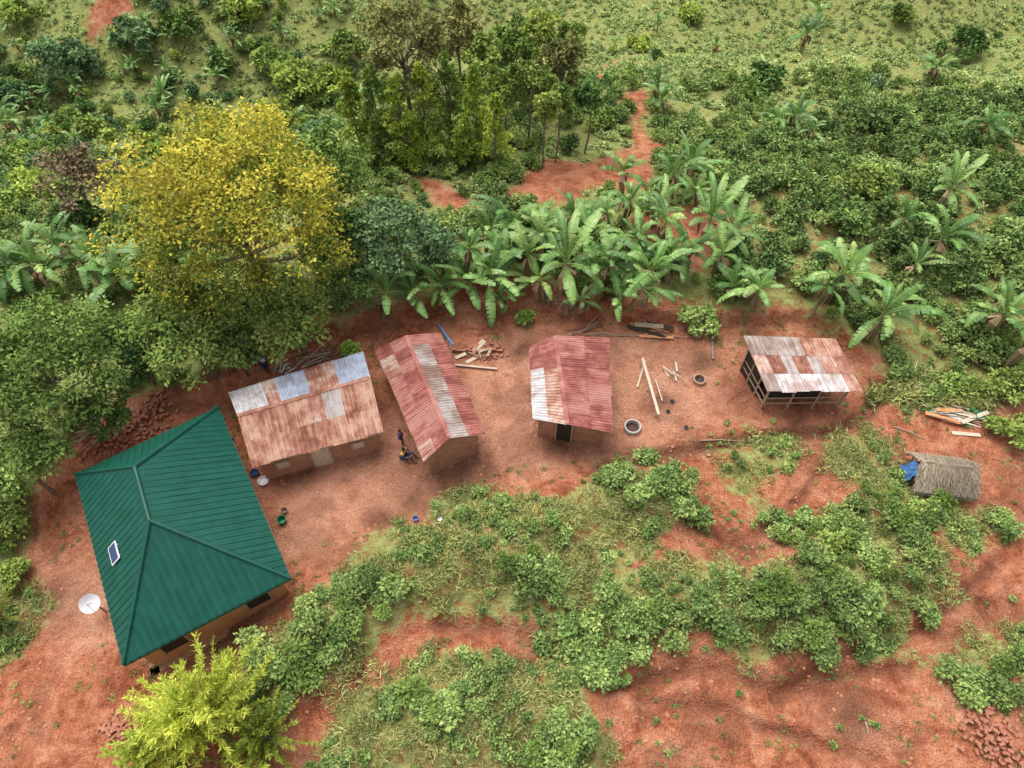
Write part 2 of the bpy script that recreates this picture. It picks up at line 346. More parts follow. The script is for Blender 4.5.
# ------------------------------------------------------------------ instancing helper
def protos(cname,obs):
    c=bpy.data.collections.new(cname)
    for o in obs: c.objects.link(o)
    return c
def instancer(name,coll,nvar,P,scale,rng,tilt=.12):
    n=len(P); me=bpy.data.meshes.new(name); me.vertices.add(n); me.vertices.foreach_set('co',np.asarray(P,np.float32).ravel())
    rot=np.stack([rng.normal(size=n)*tilt,rng.normal(size=n)*tilt,rng.random(n)*6.283],1)
    a=me.attributes.new('rot','FLOAT_VECTOR','POINT'); a.data.foreach_set('vector',rot.astype(np.float32).ravel())
    a=me.attributes.new('scl','FLOAT','POINT'); a.data.foreach_set('value',np.asarray(scale,np.float32))
    a=me.attributes.new('pick','INT','POINT'); a.data.foreach_set('value',rng.integers(0,nvar,n).astype(np.int32))
    me.update(); o=bpy.data.objects.new(name,me); scene.collection.objects.link(o)
    ng=bpy.data.node_groups.new(name+'_scatter','GeometryNodeTree')
    ng.interface.new_socket('Geometry',in_out='INPUT',socket_type='NodeSocketGeometry'); ng.interface.new_socket('Geometry',in_out='OUTPUT',socket_type='NodeSocketGeometry')
    nd=ng.nodes; gi=nd.new('NodeGroupInput'); go=nd.new('NodeGroupOutput'); ip=nd.new('GeometryNodeInstanceOnPoints')
    ci=nd.new('GeometryNodeCollectionInfo'); ci.inputs['Collection'].default_value=coll; ci.inputs['Separate Children'].default_value=True; ci.inputs['Reset Children'].default_value=True
    def na(nm,t,st):
        q=nd.new('GeometryNodeInputNamedAttribute'); q.data_type=t; q.inputs['Name'].default_value=nm
        return [s for s in q.outputs if s.type==st and s.name=='Attribute'][0]
    er=nd.new('FunctionNodeEulerToRotation'); L=ng.links.new
    L(na('rot','FLOAT_VECTOR','VECTOR'),er.inputs[0]); L(er.outputs[0],ip.inputs['Rotation'])
    L(na('scl','FLOAT','VALUE'),ip.inputs['Scale']); L(na('pick','INT','INT'),ip.inputs['Instance Index']); ip.inputs['Pick Instance'].default_value=True
    L(gi.outputs[0],ip.inputs['Points']); L(ci.outputs[0],ip.inputs['Instance']); L(ip.outputs[0],go.inputs[0])
    md=o.modifiers.new('scatter','NODES'); md.node_group=ng
    return o
def shrubproto(name,rng,w,h,K,n,ln,wd,mat,shell=.3):
    mb=MB(); d=nrm(rng.normal(size=(K,3))); d[:,2]=abs(d[:,2])
    C=d*np.array([w*.34,w*.34,h*.5])*(.3+.8*rng.random((K,1)))+np.array([0,0,h*.3])
    leafcloud(mb,rng,C,w*.2*(.6+.7*rng.random(K)),n,ln,wd,shell=shell)
    for i in range(3):
        c=C[i]; mb.tube([[0,0,-.1],[c[0]*.4,c[1]*.4,c[2]*.6],c],[.03*w,.02*w,.01*w],5,1)
    return mb.obj(name,[mat,M['bark']],link=False)
def grassproto(name,rng,n,h,sp,mat):
    mb=MB(); a=rng.random(n)*6.283; r=sp*np.sqrt(rng.random(n)); b=np.stack([r*np.cos(a),r*np.sin(a),np.zeros(n)-.02],1)
    dr=rng.normal(size=(n,3))*.45; dr[:,2]=.6; dr=nrm(dr); hh=h*(.5+.8*rng.random((n,1)))
    sd=nrm(np.cross(dr,rng.normal(size=(n,3))))*.012*(1+rng.random((n,1)))
    mid=b+dr*hh*.6; tip=b+dr*hh+np.concatenate([dr[:,:2]*hh*.35,-.12*hh],1)
    V=np.stack([b-sd,b+sd,mid+sd*.9,mid-sd*.9,mid-sd*.9,mid+sd*.9,tip+sd*.25,tip-sd*.25],1).reshape(-1,3)
    k=np.arange(n)*8; Fc=np.concatenate([np.stack([k,k+1,k+2,k+3],1),np.stack([k+4,k+5,k+6,k+7],1)])
    mb.add(V,Fc,0,np.repeat(rng.random(n),8)); return mb.obj(name,[mat],link=False)
cCoffee=protos('coffee_shrub_kinds',[shrubproto('coffee_shrub_form',R,2.0,1.8,22,24,.26,.14,F['coffee']) for i in range(4)])
cHerb=protos('herb_kinds',[shrubproto('herb_form',R,.7,.45,9,13,.14,.08,F['herb']) for i in range(4)])
cShrub=protos('shrub_kinds',[shrubproto('shrub_form',R,1.2,.9,16,26,.16,.09,F[k]) for k in('herb','herb','mid','herb')])
cCrop=protos('crop_kinds',[shrubproto('crop_form',R,1.3,.5,9,8,.34,.17,F['crop']) for i in range(4)])
cGrass=protos('grass_kinds',[grassproto('grass_form',R,30,.34,.22,F['grass']) for i in range(4)])
cSward=protos('sward_kinds',[grassproto('sward_form',R,110,.26,.55,F['grass']) for i in range(5)])
cBush=protos('bush_kinds',[shrubproto('bush_form',R,2.6,2.2,26,28,.36,.2,F[k]) for k in('dark','mid','mango','light')])
# ------------------------------------------------------------------ banana plants
def bananamesh(name,rng,hs=2.1,nl=9,L0=2.3):
    mb=MB(); lean=rng.normal(size=2)*.18
    top=np.array([lean[0],lean[1],hs])
    mb.tube([[0,0,-.3],[lean[0]*.4,lean[1]*.4,hs*.5],top],[.15,.12,.07],8,1,.5)
    a0=rng.random()*6.28
    for i in range(nl):
        az=a0+i*2.4+rng.normal()*.35; L=L0*(.6+.55*rng.random()); el=1.4-1.15*(i/nl)+rng.normal()*.15
        if i<2: el=1.45
        p=top.copy(); S=13; pts=[]; bend=.9+1.1*rng.random(); tw=rng.normal()*.35
        for k in range(S+1):
            pts.append(p.copy()); e=el-(k/S)**1.6*bend; a2=az+tw*(k/S)
            p=p+np.array([math.cos(a2)*math.cos(e),math.sin(a2)*math.cos(e),math.sin(e)])*L/S
        pts=np.array(pts)
        tb=rng.random()*.75+.05; W=.24*(.8+.4*rng.random()); fold=rng.random()*.9-.1; rag=rng.random()
        for k in range(2,S):
            s0,s1=k/S,(k+1)/S; tv=pts[k+1]-pts[k]; side=nrm(np.array([-tv[1],tv[0],0.])); up=np.cross(side,nrm(tv)); up*=-1 if up[2]<0 else 1
            w0=W*max(.03,math.sin(math.pi*min(1,(s0-.1)/.92)))**.5; w1=W*max(.03,math.sin(math.pi*min(1,(s1-.1)/.92)))**.5
            for sg in(-1,1):
                g0=.04+rng.random()*.3 if rng.random()<.35+.5*rag else 0; dr=.15-fold-(.6*rng.random() if g0 else 0)
                q0=(sg*side*math.cos(fold*.5)+up*dr*.7)*w0; q1=(sg*side*math.cos(fold*.5)+up*dr*.7)*w1
                mb.add([pts[k],pts[k+1],pts[k]+tv*(1.25-g0)+q1,pts[k]+tv*(g0+.25)+q0],[[0,1,2,3]],0,np.clip(np.array([tb+.25,tb+.25,tb-.15,tb-.15])+rng.normal()*.1,0,1))
        mb.tube(pts[:-2]+np.array([0,0,.012]),np.linspace(.035,.008,len(pts)-2),4,0,.95,cap=False)
    for i in range(6):
        az=rng.random()*6.28; q=top+np.array([0,0,-.1]); e=q+np.array([math.cos(az)*.45,math.sin(az)*.45,-1.1]); m=(q+e)/2+np.array([math.cos(az)*.3,math.sin(az)*.3,.25])
        sdv=np.array([-math.sin(az),math.cos(az),0])*.12
        mb.add([q-sdv*.3,q+sdv*.3,m+sdv,m-sdv,e+sdv*.6,e-sdv*.6],[[0,1,2,3],[3,2,4,5]],2,rng.random())
    return mb
M['stem']=simple('banana_stem',(.16,.15,.07),(.30,.27,.13),5)
BM=[bananamesh('b',np.random.default_rng(40+i),1.5+.35*(i%3),8+i%4,2.0+.12*i).obj('banana_form',[F['banana'],M['stem'],F['dry']],link=False) for i in range(8)]
bpx=[(378,292,1.15),(425,298,.8),(465,262,1),(492,285,1.1),(528,262,1.1),(515,232,1),(545,228,.9),(562,270,1.1),(590,282,1.1),(598,240,1),(625,205,.9),(640,232,.9),(650,280,1.15),(632,290,.9),(690,245,1.1),(705,225,1),(672,262,.9),(718,262,.9),(752,300,.9),(738,285,.8),(607,215,.8),(485,240,.9),(445,285,.9),
 (475,275,1),(505,255,.9),(545,285,.9),(610,265,1),(575,250,.9),(540,245,1),(665,235,.8),(655,255,.9),(730,235,.8),(500,300,.7),(620,300,.8),(580,300,.7),
 (115,272,1.1),(95,262,1),(60,250,1.1),(28,262,1),(5,270,1),(140,265,.8),(838,278,1.1),(822,295,.9),(885,318,1.1),(890,300,.8),(932,250,1.0),(912,262,.7),(948,188,1.0),(900,215,.8),(1008,318,1.2),(1020,350,1),(798,112,1.0),(778,122,.8),(815,135,.7),(690,165,.9),(676,180,.8),(668,100,.9),(660,85,.8),(625,180,.8),(985,122,.9),(815,18,.9),(806,40,.8),(655,210,.8),(575,215,.8),(700,190,.8),(45,268,1),(78,268,.9),(850,262,.9),(1000,300,.8)]
for i,(u,v,s) in enumerate(bpx):
    p,t=site(u,v,1.7*s); zz=float(hgt(p[0],p[1]))
    o=bpy.data.objects.new('banana_plant',BM[i%8].data); scene.collection.objects.link(o)
    o.location=(p[0],p[1],zz); o.rotation_euler=(R.normal()*.09,R.normal()*.09,R.random()*6.28); sc=s*(.85+.3*R.random()); o.scale=(sc,sc,sc*(.9+.25*R.random()))
cBan=protos('banana_kinds',BM)
# ------------------------------------------------------------------ trees
def tree(name,u,v,off,rpx,mat,rz=.8,dens=1.3,leafpx=4.6,seed=0,clump=.26,shape='round',tintfn=None):
    rng=np.random.default_rng(seed+(int(u)+50)*3+int(v))
    if off is None: t=site(u,v,1)[1]; off=max(.4,rpx*t/FP*rz*.62)
    p,t=site(u,v,off); r=rpx*t/FP
    g=float(hgt(p[0],p[1])); c=np.array([p[0],p[1],p[2]]); mb=MB()
    Ntot=int(rpx*rpx*dens*(1.6 if shape=='cone' else 1))+600; K=max(18,int(Ntot/80)); 
    d=nrm(rng.normal(size=(K,3))); d[:,2]=np.where(d[:,2]<-.45,-d[:,2],d[:,2])
    ang=np.arctan2(d[:,1],d[:,0]); lob=.86+.14*np.sin(ang*3+seed)+.11*np.sin(ang*5+seed*2+d[:,2]*4)
    rr=(.5+.5*rng.random(K)**.6)*lob
    C=d*rr[:,None]*np.array([r,r,r*rz])
    if shape=='cone':
        hh=rng.random(K)**.9; a=rng.random(K)*6.283; q=r*(1-hh**1.3)**.9*(.35+.65*rng.random(K))+r*.06
        C=np.stack([q*np.cos(a),q*np.sin(a),(hh*2-1)*r*rz],1)
    ct=rng.random(K)*.55+.22
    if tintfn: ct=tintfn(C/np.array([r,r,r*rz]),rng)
    cr=r*clump*(.6+.7*rng.random(K))
    if shape=='cone': cr*=(1.2-.8*(C[:,2]/(r*rz)+1)/2)
    ll=leafpx*t/FP
    leafcloud(mb,rng,C+c,cr,max(8,Ntot//K),ll,ll*.55,shell=.25,ct=ct)
    tr=max(.06,r*.05); h0=c[2]-r*rz*.5
    wob=rng.normal(size=2)*r*.06
    trunk=[[c[0]-wob[0],c[1]-wob[1],g-.4],[c[0]+wob[0]*.4,c[1]+wob[1]*.4,(g+h0)/2+.05],[c[0],c[1],max(h0,g+.2)],[c[0],c[1],c[2]+(r*rz*.8 if shape=='cone' else r*rz*.3)]]
    mb.tube(trunk,[tr*1.25,tr,tr*.8,tr*.25],9,1)
    for i in range(12):
        e=C[i]+c; s0=np.array(trunk[2])*(1-.5*(i%3)/3)+np.array(trunk[3])*(.5*(i%3)/3)
        m=(s0+e)/2+np.array([0,0,-.08*r])+rng.normal(size=3)*r*.04
        mb.tube([s0,m,e],[tr*.5,tr*.32,tr*.12],6,1)
    o=mb.obj(name,[mat,M['bark']]); return o
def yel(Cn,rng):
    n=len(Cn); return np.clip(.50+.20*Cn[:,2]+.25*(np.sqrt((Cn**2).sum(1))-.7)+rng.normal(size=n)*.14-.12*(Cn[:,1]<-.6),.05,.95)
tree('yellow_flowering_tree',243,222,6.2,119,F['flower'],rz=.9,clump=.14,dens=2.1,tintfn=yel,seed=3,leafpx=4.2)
tree('broadleaf_tree',45,375,4.5,88,F['mid'],rz=.75,seed=4,clump=.17,dens=2.0,leafpx=4.6)
tree('broadleaf_tree',190,335,3.3,60,F['mid'],rz=.8,seed=5,clump=.2,dens=2.2)
tree('broadleaf_tree',290,318,2.8,44,F['mid'],rz=.8,seed=6,dens=2.2)
tree('broadleaf_tree',22,465,2.6,40,F['mid'],rz=.8,seed=7,dens=2)
tree('broadleaf_tree',105,412,2.0,28,F['dark'],rz=.8,seed=17,dens=2)
tree('broadleaf_tree',235,350,2.2,30,F['dark'],rz=.8,seed=19,dens=2)
tree('broadleaf_tree',135,350,2.6,34,F['dark'],rz=.8,seed=18,dens=2)
tree('mango_tree',397,238,3.3,47,F['mango'],rz=.85,seed=8,clump=.24,dens=2.2)
tree('mango_tree',440,250,2.0,24,F['mango'],rz=.85,seed=28,clump=.28,dens=2.0)
tree('broadleaf_tree',325,168,4.5,44,F['mid'],rz=.8,seed=9,dens=2)
tree('broadleaf_tree',345,240,3.2,34,F['dark'],rz=.9,seed=10,dens=2)
tree('broadleaf_tree',352,290,1.8,26,F['dark'],rz=.8,seed=10,dens=2)
tree('reddish_leaved_tree',76,182,3,38,F['rusty'],rz=.8,seed=11,dens=1.3)
tree('silky_oak_tree',402,52,7,48,F['olive'],rz=1.0,seed=12,clump=.18,dens=1.9)
for i,(u,v,r,z) in enumerate([(352,110,20,2.0),(376,114,22,2.2),(400,118,22,2.1),(424,114,24,2.3),(450,110,24,2.4),(476,116,22,2.2),(495,124,17,1.9),(436,142,20,1.5),(408,145,18,1.5),(464,144,20,1.5),(380,142,17,1.5)]):
    tree('conifer_tree',u,v,3.6 if z>1.6 else 2.,r,F['lime'] if i%3!=1 else F['light'],rz=z,seed=20+i,shape='cone',clump=.26,dens=3.6,leafpx=3.6)
for i,(u,v,r,k) in enumerate([(512,55,26,'mid'),(542,42,24,'light'),(562,72,26,'olive'),(592,98,20,'dark'),(530,88,22,'mid'),(458,40,30,'olive'),(482,66,24,'mid'),(570,48,18,'mid'),(505,92,20,'light'),(560,106,16,'mid'),(545,110,14,'light')]):
    tree('grevillea_tree',u,v,4.2,r,F[k],rz=1.35,seed=30+i,clump=.22,dens=2.4)
for u,v,r,k in [(135,40,24,'mango'),(222,62,14,'dark'),(60,65,30,'mango'),(15,97,18,'mango'),(345,50,22,'mid'),(295,80,26,'light'),(270,60,20,'mid'),(325,85,20,'light'),(965,45,22,'dark'),(765,80,18,'dark'),(745,92,14,'mid'),(845,220,26,'dark'),(865,185,26,'mid'),(1012,385,26,'mid'),(1010,432,20,'mid'),(8,530,26,'mid'),(-5,500,30,'mid'),(35,190,24,'light'),(150,150,18,'light'),(640,45,10,'light'),(690,15,12,'light'),(900,15,12,'mid'),(240,12,20,'light'),(20,15,18,'light'),(702,322,20,'herb'),(870,130,24,'coffee'),(985,345,20,'coffee'),(525,318,7,'light'),(350,350,9,'light'),(15,575,18,'light'),(180,25,18,'mid'),(90,130,16,'mid'),(605,120,12,'mid'),(460,160,14,'light'),(500,165,12,'mid')]:
    tree('round_bush',u,v,None,r,F[k],rz=.75,seed=50,clump=.24,dens=2.)
def plume_tree(name,u,v,rpx,seed,nb=80):
    rng=np.random.default_rng(seed); p,t=site(u,v,.8); r=rpx*t/FP; g=float(hgt(p[0],p[1])); b0=np.array([p[0],p[1],g]); mb=MB(); hT=r*1.25
    mb.tube([b0-[0,0,.3],b0+[.05,0,hT*.5],b0+[0,.05,hT]],[.09,.06,.02],8,1)
    P=[];A=[];T=[]
    for i in range(nb):
        f=rng.random(); h=hT*(.1+.85*f); az=rng.random()*6.283; el=.15+.9*f+rng.normal()*.15; L=r*(1.15-.55*f)*(.7+.45*rng.random()); q=b0+np.array([0,0,h]); pts=[q.copy()]; S=14; tb=.2+.5*rng.random()
        for k in range(S):
            e=el+.5*math.sin(k/S*3)-.5*(k/S)**2; d=np.array([math.cos(az)*math.cos(e),math.sin(az)*math.cos(e),math.sin(e)]); q=q+d*L/S; pts.append(q.copy())
            for m in range(13 if k>2 else 4):
                P.append(q+rng.normal(size=3)*.03*(1.3-k/S)); A.append(d*.9+rng.normal(size=3)*.55+[0,0,.1]); T.append(tb+rng.normal()*.12+.25*(k/S))
        mb.tube(pts[::3],np.linspace(.022,.006,len(pts[::3])),4,1,cap=False)
    P=np.array(P);A=nrm(np.array(A)); n=len(P); sd=nrm(np.cross(A,rng.normal(size=(n,3))))*.022; l=(.10+.12*rng.random((n,1)))*r/1.9
    V=np.stack([P,P+A*l*.5+sd,P+A*l+[0,0,-.01],P+A*l*.5-sd],1).reshape(-1,3); mb.add(V,np.arange(n*4).reshape(-1,4),0,np.repeat(np.clip(T,0,1),4))
    mb.obj(name,[F['lime'],M['bark']])
plume_tree('feathery_young_tree',218,728,76,1,150); plume_tree('feathery_young_tree',165,758,52,2,80); plume_tree('feathery_young_tree',268,740,44,3,70)
plume_tree('feathery_young_tree',-8,612,26,4,40)
mb=MB(); p=P3(85,225); mb.tube([p,p+[-.5,.1,2.2],p+[-1.1,.2,4.0]],[.09,.07,.03],7); mb.tube([p+[-.5,.1,2.2],p+[.1,.4,3.6]],[.05,.02],6); mb.tube([p+[-.8,.15,3.1],p+[-.9,-.5,4.1]],[.04,.015],6)
mb.obj('bare_tree',[M['wood']])
# ------------------------------------------------------------------ mass vegetation
def scatterpts(x0,x1,y0,y1,dens,rng):
    n=int((x1-x0)*(y1-y0)*dens); return rng.random(n)*(x1-x0)+x0, rng.random(n)*(y1-y0)+y0
def place(x,y,keep): 
    x=x[keep];y=y[keep]; return np.stack([x,y,hgt(x,y)],1)
x,y=scatterpts(5,75,24,90,.55,R); k=(sdpoly(x,y,cofP)>.3)&(greenval(x,y)>.7)&(fbm(x,y,5,21)>.36)
P=place(x,y,k); instancer('coffee_plantation',cCoffee,4,P,.4+.65*R.random(len(P)),R)
x,y=scatterpts(-50,60,14,58,1.0,R); g=greenval(x,y); inback=sdpoly(x,y,back)
k=(inback>.7)&(g>.3)&(fbm(x,y,4,31)>.42)
P=place(x,y,k); instancer('undergrowth',cShrub,4,P,.55+.8*R.random(len(P)),R)
x,y=scatterpts(-75,70,26,115,.17,R); g=greenval(x,y); d=(sdpoly(x,y,cofP)<0)
dd=np.where(x<-6,1.0,.05)*np.where(y>90,.5,1)
k=(g>1.5)&d&(fbm(x,y,12,33)>.40)&(R.random(len(x))<dd)&(y>34)
P=place(x,y,k); instancer('hillside_bushes',cBush,4,P,.3+.6*R.random(len(P)),R)
x,y=scatterpts(-95,105,30,150,1.7,R); g=greenval(x,y)
k=(g>.4)&(fbm(x,y,3,35)>.34)&(sdpoly(x,y,back)>0)
P=place(x,y,k); instancer('hillside_crops',cCrop,4,P,.28+.5*R.random(len(P)),R)
x,y=scatterpts(-90,0,45,110,.09,R); k=(greenval(x,y)>1)&(fbm(x,y,14,41)>.42)&(x<-12)
P=place(x,y,k); x,y=scatterpts(10,90,52,100,.008,R); k=(greenval(x,y)>1)&(fbm(x,y,14,42)>.45); P=np.vstack([P,place(x,y,k)])
instancer('distant_banana_grove',cBan,8,P,.5+.35*R.random(len(P)),R,.05)
# bank cover
x,y=scatterpts(-24,24,2,26,5,R); g=bankg(x,y)
k=(g>-.2)&(fbm(x,y,1.3,52)>.42)&(R.random(len(x))<.4+g*.5); P=place(x,y,k); instancer('bank_grass',cSward,5,P,.6+.6*R.random(len(P)),R,.15)
x,y=scatterpts(-24,24,2,26,5,R); g=bankg(x,y)
k=(g>.1)&(fbm(x,y,1.5,54)>.52); P=place(x,y,k); instancer('bank_herbs',cHerb,4,P,.35+.8*R.random(len(P)),R,.2)
shrubZ=[sites(q) for q in [[(560,640),(600,600),(650,590),(720,585),(800,575),(850,540),(900,530),(945,560),(938,600),(860,652),(740,645),(640,635),(615,675),(580,668)],[(600,480),(690,478),(700,505),(640,512)],[(345,575),(380,560),(400,600),(360,640),(300,680),(280,660)],[(770,515),(850,505),(870,540),(800,550)],[(845,470),(900,500),(990,520),(900,522)],[(380,700),(440,660),(480,700),(430,760)],[(500,570),(560,555),(560,575),(505,590)],[(540,710),(590,700),(600,760),(550,770)],[(940,670),(1030,650),(1030,690),(960,685)],[(255,640),(290,660),(285,715),(250,700)]]]
x,y=scatterpts(-24,24,2,26,3.4,R); g=np.full(len(x),-9.)
for Q in shrubZ: g=np.maximum(g,sdpoly(x,y,Q))
g+=(fbm(x,y,1.8,55)-.47)*3.2; k=(g>0)&(bankg(x,y)>-1.2); P=place(x,y,k); instancer('bank_shrubs',cShrub,4,P,.35+.85*R.random(len(P))**1.5,R,.15)
x,y=scatterpts(-24,26,2,30,4.,R); g=greenval(x,y); k=(g<0)&(g>-4.5)&(fbm(x,y,1.8,56)>.53)&(sdpoly(x,y,pale)<.3)
P=place(x,y,k); instancer('soil_weeds',cGrass,4,P,.15+.45*R.random(len(P)),R,.3)
x,y=scatterpts(-2,26,2,22,1.6,R); g=greenval(x,y); k=(g<0)&(fbm(x,y,1.8,58)>.57)&(sdpoly(x,y,pale)<.3)
P=place(x,y,k); instancer('soil_herbs',cHerb,4,P,.15+.45*R.random(len(P)),R,.3)
Q=sites([(868,402),(885,378),(930,374),(985,398),(985,406)]); x,y=scatterpts(Q[:,0].min(),Q[:,0].max(),Q[:,1].min(),Q[:,1].max(),18,R); k=sdpoly(x,y,Q)>0
P=place(x,y,k); instancer('tall_grass',cGrass,4,P,1.2+1.1*R.random(len(P)),R,.2)
def clods(name,pts,r,mat,rng):
    mb=MB()
    for p in pts:
        V=[];k=6
        s=r*(.3+rng.random()**2*1.3)
        ph=rng.random((3,k))*.5+.75
        for j,(zz,rr) in enumerate([(-.3,.8),(.25,1),(.6,.55)]):
            for i in range(k): a=6.283*i/k+j*.2; V.append([p[0]+s*rr*ph[j,i]*math.cos(a),p[1]+s*rr*ph[j,i]*math.sin(a),p[2]+s*zz*.8])
        Fc=[[j*k+i,j*k+(i+1)%k,(j+1)*k+(i+1)%k,(j+1)*k+i] for j in range(2) for i in range(k)]
        mb.add(V,Fc); mb.add(V[2*k:],[list(range(k))])
    return mb.obj(name,[mat])
x,y=scatterpts(-22,24,3,28,5,R); k=(greenval(x,y)<0)&(fbm(x,y,2.5,61)>.5); P=place(x,y,k); clods('soil_clods',P,.06,M['clod'],R)
# ------------------------------------------------------------------ roofs / buildings
def v3(a): return np.asarray(a,float)
def roof_sheets(mb,E0,E1,R0,R1,matfn,rng,sheet=.75,rows=2,period=.15,amp=.018):
    E0,E1,R0,R1=map(v3,(E0,E1,R0,R1)); L=np.linalg.norm(E1-E0); SL=np.linalg.norm(R0-E0); n=max(2,round(L/sheet))
    nn=np.cross(E1-E0,R0-E0); nn/=np.linalg.norm(nn); nn*=np.sign(nn[2])
    for i in range(n):
        for r in range(rows):
            s0,s1=i/n-.004,(i+1)/n+.012
            t0=r/rows-.03*(r>0)-(rng.random()*.04 if r==0 else 0); t1=(r+1)/rows+(.0 if r==rows-1 else .02)
            k=max(6,int((s1-s0)*L/(period/4))); s=np.linspace(s0,s1,k+1); lift=.012*r+.006*(i%2)+rng.random()*.006
            off=amp*np.sin(s*L/period*6.283)+lift+.02
            T=[t0,(t0+t1)/2,t1]; V=[];UV=[]
            for t in T:
                E=E0+(E1-E0)*s[:,None]; RR=R0+(R1-R0)*s[:,None]; p=E+(RR-E)*t+nn*off[:,None]; V.append(p); UV.append(np.stack([s*L+i*3.1,np.full_like(s,t*SL+r*1.7),s*0],1))
            V=np.concatenate(V);UV=np.concatenate(UV);w=k+1
            Fc=[[a*w+j,a*w+j+1,(a+1)*w+j+1,(a+1)*w+j] for a in range(2) for j in range(k)]
            mb.add(V,Fc,matfn(i/n,r/rows,rng),rng.random(),UV)
def hip_face(mb,E0,E1,R0,R1,mat,period=.3,amp=.03):
    E0,E1,R0,R1=map(v3,(E0,E1,R0,R1)); L=np.linalg.norm(E1-E0); U=(E1-E0)/L; w=R0-E0; Vv=w-U*np.dot(w,U); Vv/=np.linalg.norm(Vv)
    nn=np.cross(U,Vv); nn*=np.sign(nn[2])
    a,b=np.dot(R0-E0,U),np.dot(R1-E0,U); va,vb=np.dot(R0-E0,Vv),np.dot(R1-E0,Vv)
    us=[];of=[]
    x=0
    while x<L:
        for q,o in((0,0),(.62,0),(.72,amp),(.88,amp),(.98,0)):
            if x+q*period<L: us.append(x+q*period); of.append(o)
        x+=period
    us.append(L);of.append(0); us=np.array(us);of=np.array(of)
    vm=np.interp(us,[0,a,b+1e-4,L],[0,va,vb,0]); V=[];UV=[]
    T=[0,.34,.67,1]
    for t in T:
        V.append(E0+U*us[:,None]+Vv*(vm*t)[:,None]+nn*of[:,None]*(1 if t<1 else .6)); UV.append(np.stack([us,vm*t,us*0],1))
    k=len(us); Fc=[[r*k+j,r*k+j+1,(r+1)*k+j+1,(r+1)*k+j] for r in range(3) for j in range(k-1)]
    mb.add(np.concatenate(V),Fc,mat,.5,np.concatenate(UV))
def inset(C,d):
    C=[v3(c) for c in C]; n=len(C); out=[]
    for i in range(n):
        a=C[i-1]-C[i]; b=C[(i+1)%n]-C[i]; a=a/np.linalg.norm(a); b=b/np.linalg.norm(b)
        out.append(C[i]+(a+b)*d)
    return out
def wall_quad(mb,a,b,z0a,z1a,z1b,mat,th=.14,inward=None):
    a=v3(a)[:2];b=v3(b)[:2]; d=b-a; L=np.linalg.norm(d); nr=np.array([-d[1],d[0]])/L
    if inward is not None and np.dot(nr,inward[:2]-a)<0: nr=-nr
    a2=a+nr*th;b2=b+nr*th
    V=[[*a,z0a],[*b,z0a],[*b,z1b],[*a,z1a],[*a2,z0a],[*b2,z0a],[*b2,z1b],[*a2,z1a]]
    mb.add(V,[[0,1,2,3],[5,4,7,6],[3,2,6,7],[1,5,6,2],[4,0,3,7],[0,4,5,1]],mat)
def opening(mb,a,b,f,w,z0,z1,matf,matp,c):
    a=v3(a)[:2];b=v3(b)[:2]; d=(b-a); L=np.linalg.norm(d); d/=L; nr=np.array([-d[1],d[0]])
    if np.dot(nr,c[:2]-a)>0: nr=-nr
    m=a+d*f*L; D=np.array([*d,0]);Nn=np.array([*nr,0]);Z=np.array([0,0,1.])
    mb.box([*(m+nr*.02),(z0+z1)/2],(D,Nn,Z),(w/2,.03,(z1-z0)/2),matp)
    for sg in(-1,1): mb.box([*(m+d*sg*(w/2+.04)+nr*.03),(z0+z1)/2],(D,Nn,Z),(.04,.05,(z1-z0)/2+.08),matf)
    mb.box([*(m+nr*.034),z1+.04],(D,Nn,Z),(w/2-.002,.05,.04),matf)
def gable_house(name,E,Rg,ze,zr,roofmats,fnA,fnB,wallmat,ins=.3,doors=(),rows=2,period=.15,sheet=.75):
    par=empty(name)
    e=[flat(u,v,ze) for u,v in E]; r0,r1=[flat(u,v,zr) for u,v in Rg]
    mb=MB(); roof_sheets(mb,e[0],e[1],r0,r1,fnA,R,sheet,rows,period); roof_sheets(mb,e[3],e[2],r0,r1,fnB,R,sheet,rows,period)
    mb.obj('roof',roofmats,par)
    mb=MB(); mb.plank(r0+[0,0,.03],r1+[0,0,.03],.2,.03,0); mb.obj('ridge_cap',[roofmats[0]],par)
    c=sum(e)/4; ww=inset(e,ins); mb=MB(); order=[(0,1),(1,2),(2,3),(3,0)]
    for a,b in order: wall_quad(mb,ww[a],ww[b],-.5,ze-.02,ze-.02,0,inward=c)
    for a,b,r in((1,2,r1),(0,3,r0)):
        A=ww[a];B=ww[b]
        d=B-A; t=np.dot((r-A)[:2],d[:2])/np.dot(d[:2],d[:2]); T=A+d*t; T[2]=ze+(zr-ze)*.93
        A=A.copy();B=B.copy();A[2]=B[2]=ze-.02
        mb.add([A,B,T],[[0,1,2]],0)
    for (a,b,f,w,z0,z1) in doors: opening(mb,ww[a],ww[b],f,w,z0,z1,1,2,c)
    mb.obj('walls',[wallmat,M['wood'],M['palewood'] if name=='long_rusty_roof_house' else M['dark']],par)
    mb=MB()
    for i in range(4):
        a=e[i];b=e[(i+1)%4]
        if i%2==0: mb.plank(a+[0,0,-.05],b+[0,0,-.05],.06,.09,0)
    k=6
    for i in range(k+1):
        s=i/k; 
        for (x0,x1) in((e[0],e[1]),(e[3],e[2])):
            q=x0+(x1-x0)*(s*.96+.02); rr=r0+(r1-r0)*(s*.96+.02); mb.plank(q+[0,0,-.05],rr+[0,0,-.06],.05,.08,0)
    mb.obj('rafters',[M['wood']],par)
    return par,e,ww
par=empty('green_roofed_house')
ze,zr=2.5,4.75
gA,gB,gC,gD=[flat(u,v,ze) for u,v in((75,474),(218,407),(290,578),(123,665))]
gR0,gR1=flat(135,467,zr),flat(150,521,zr)
mb=MB()
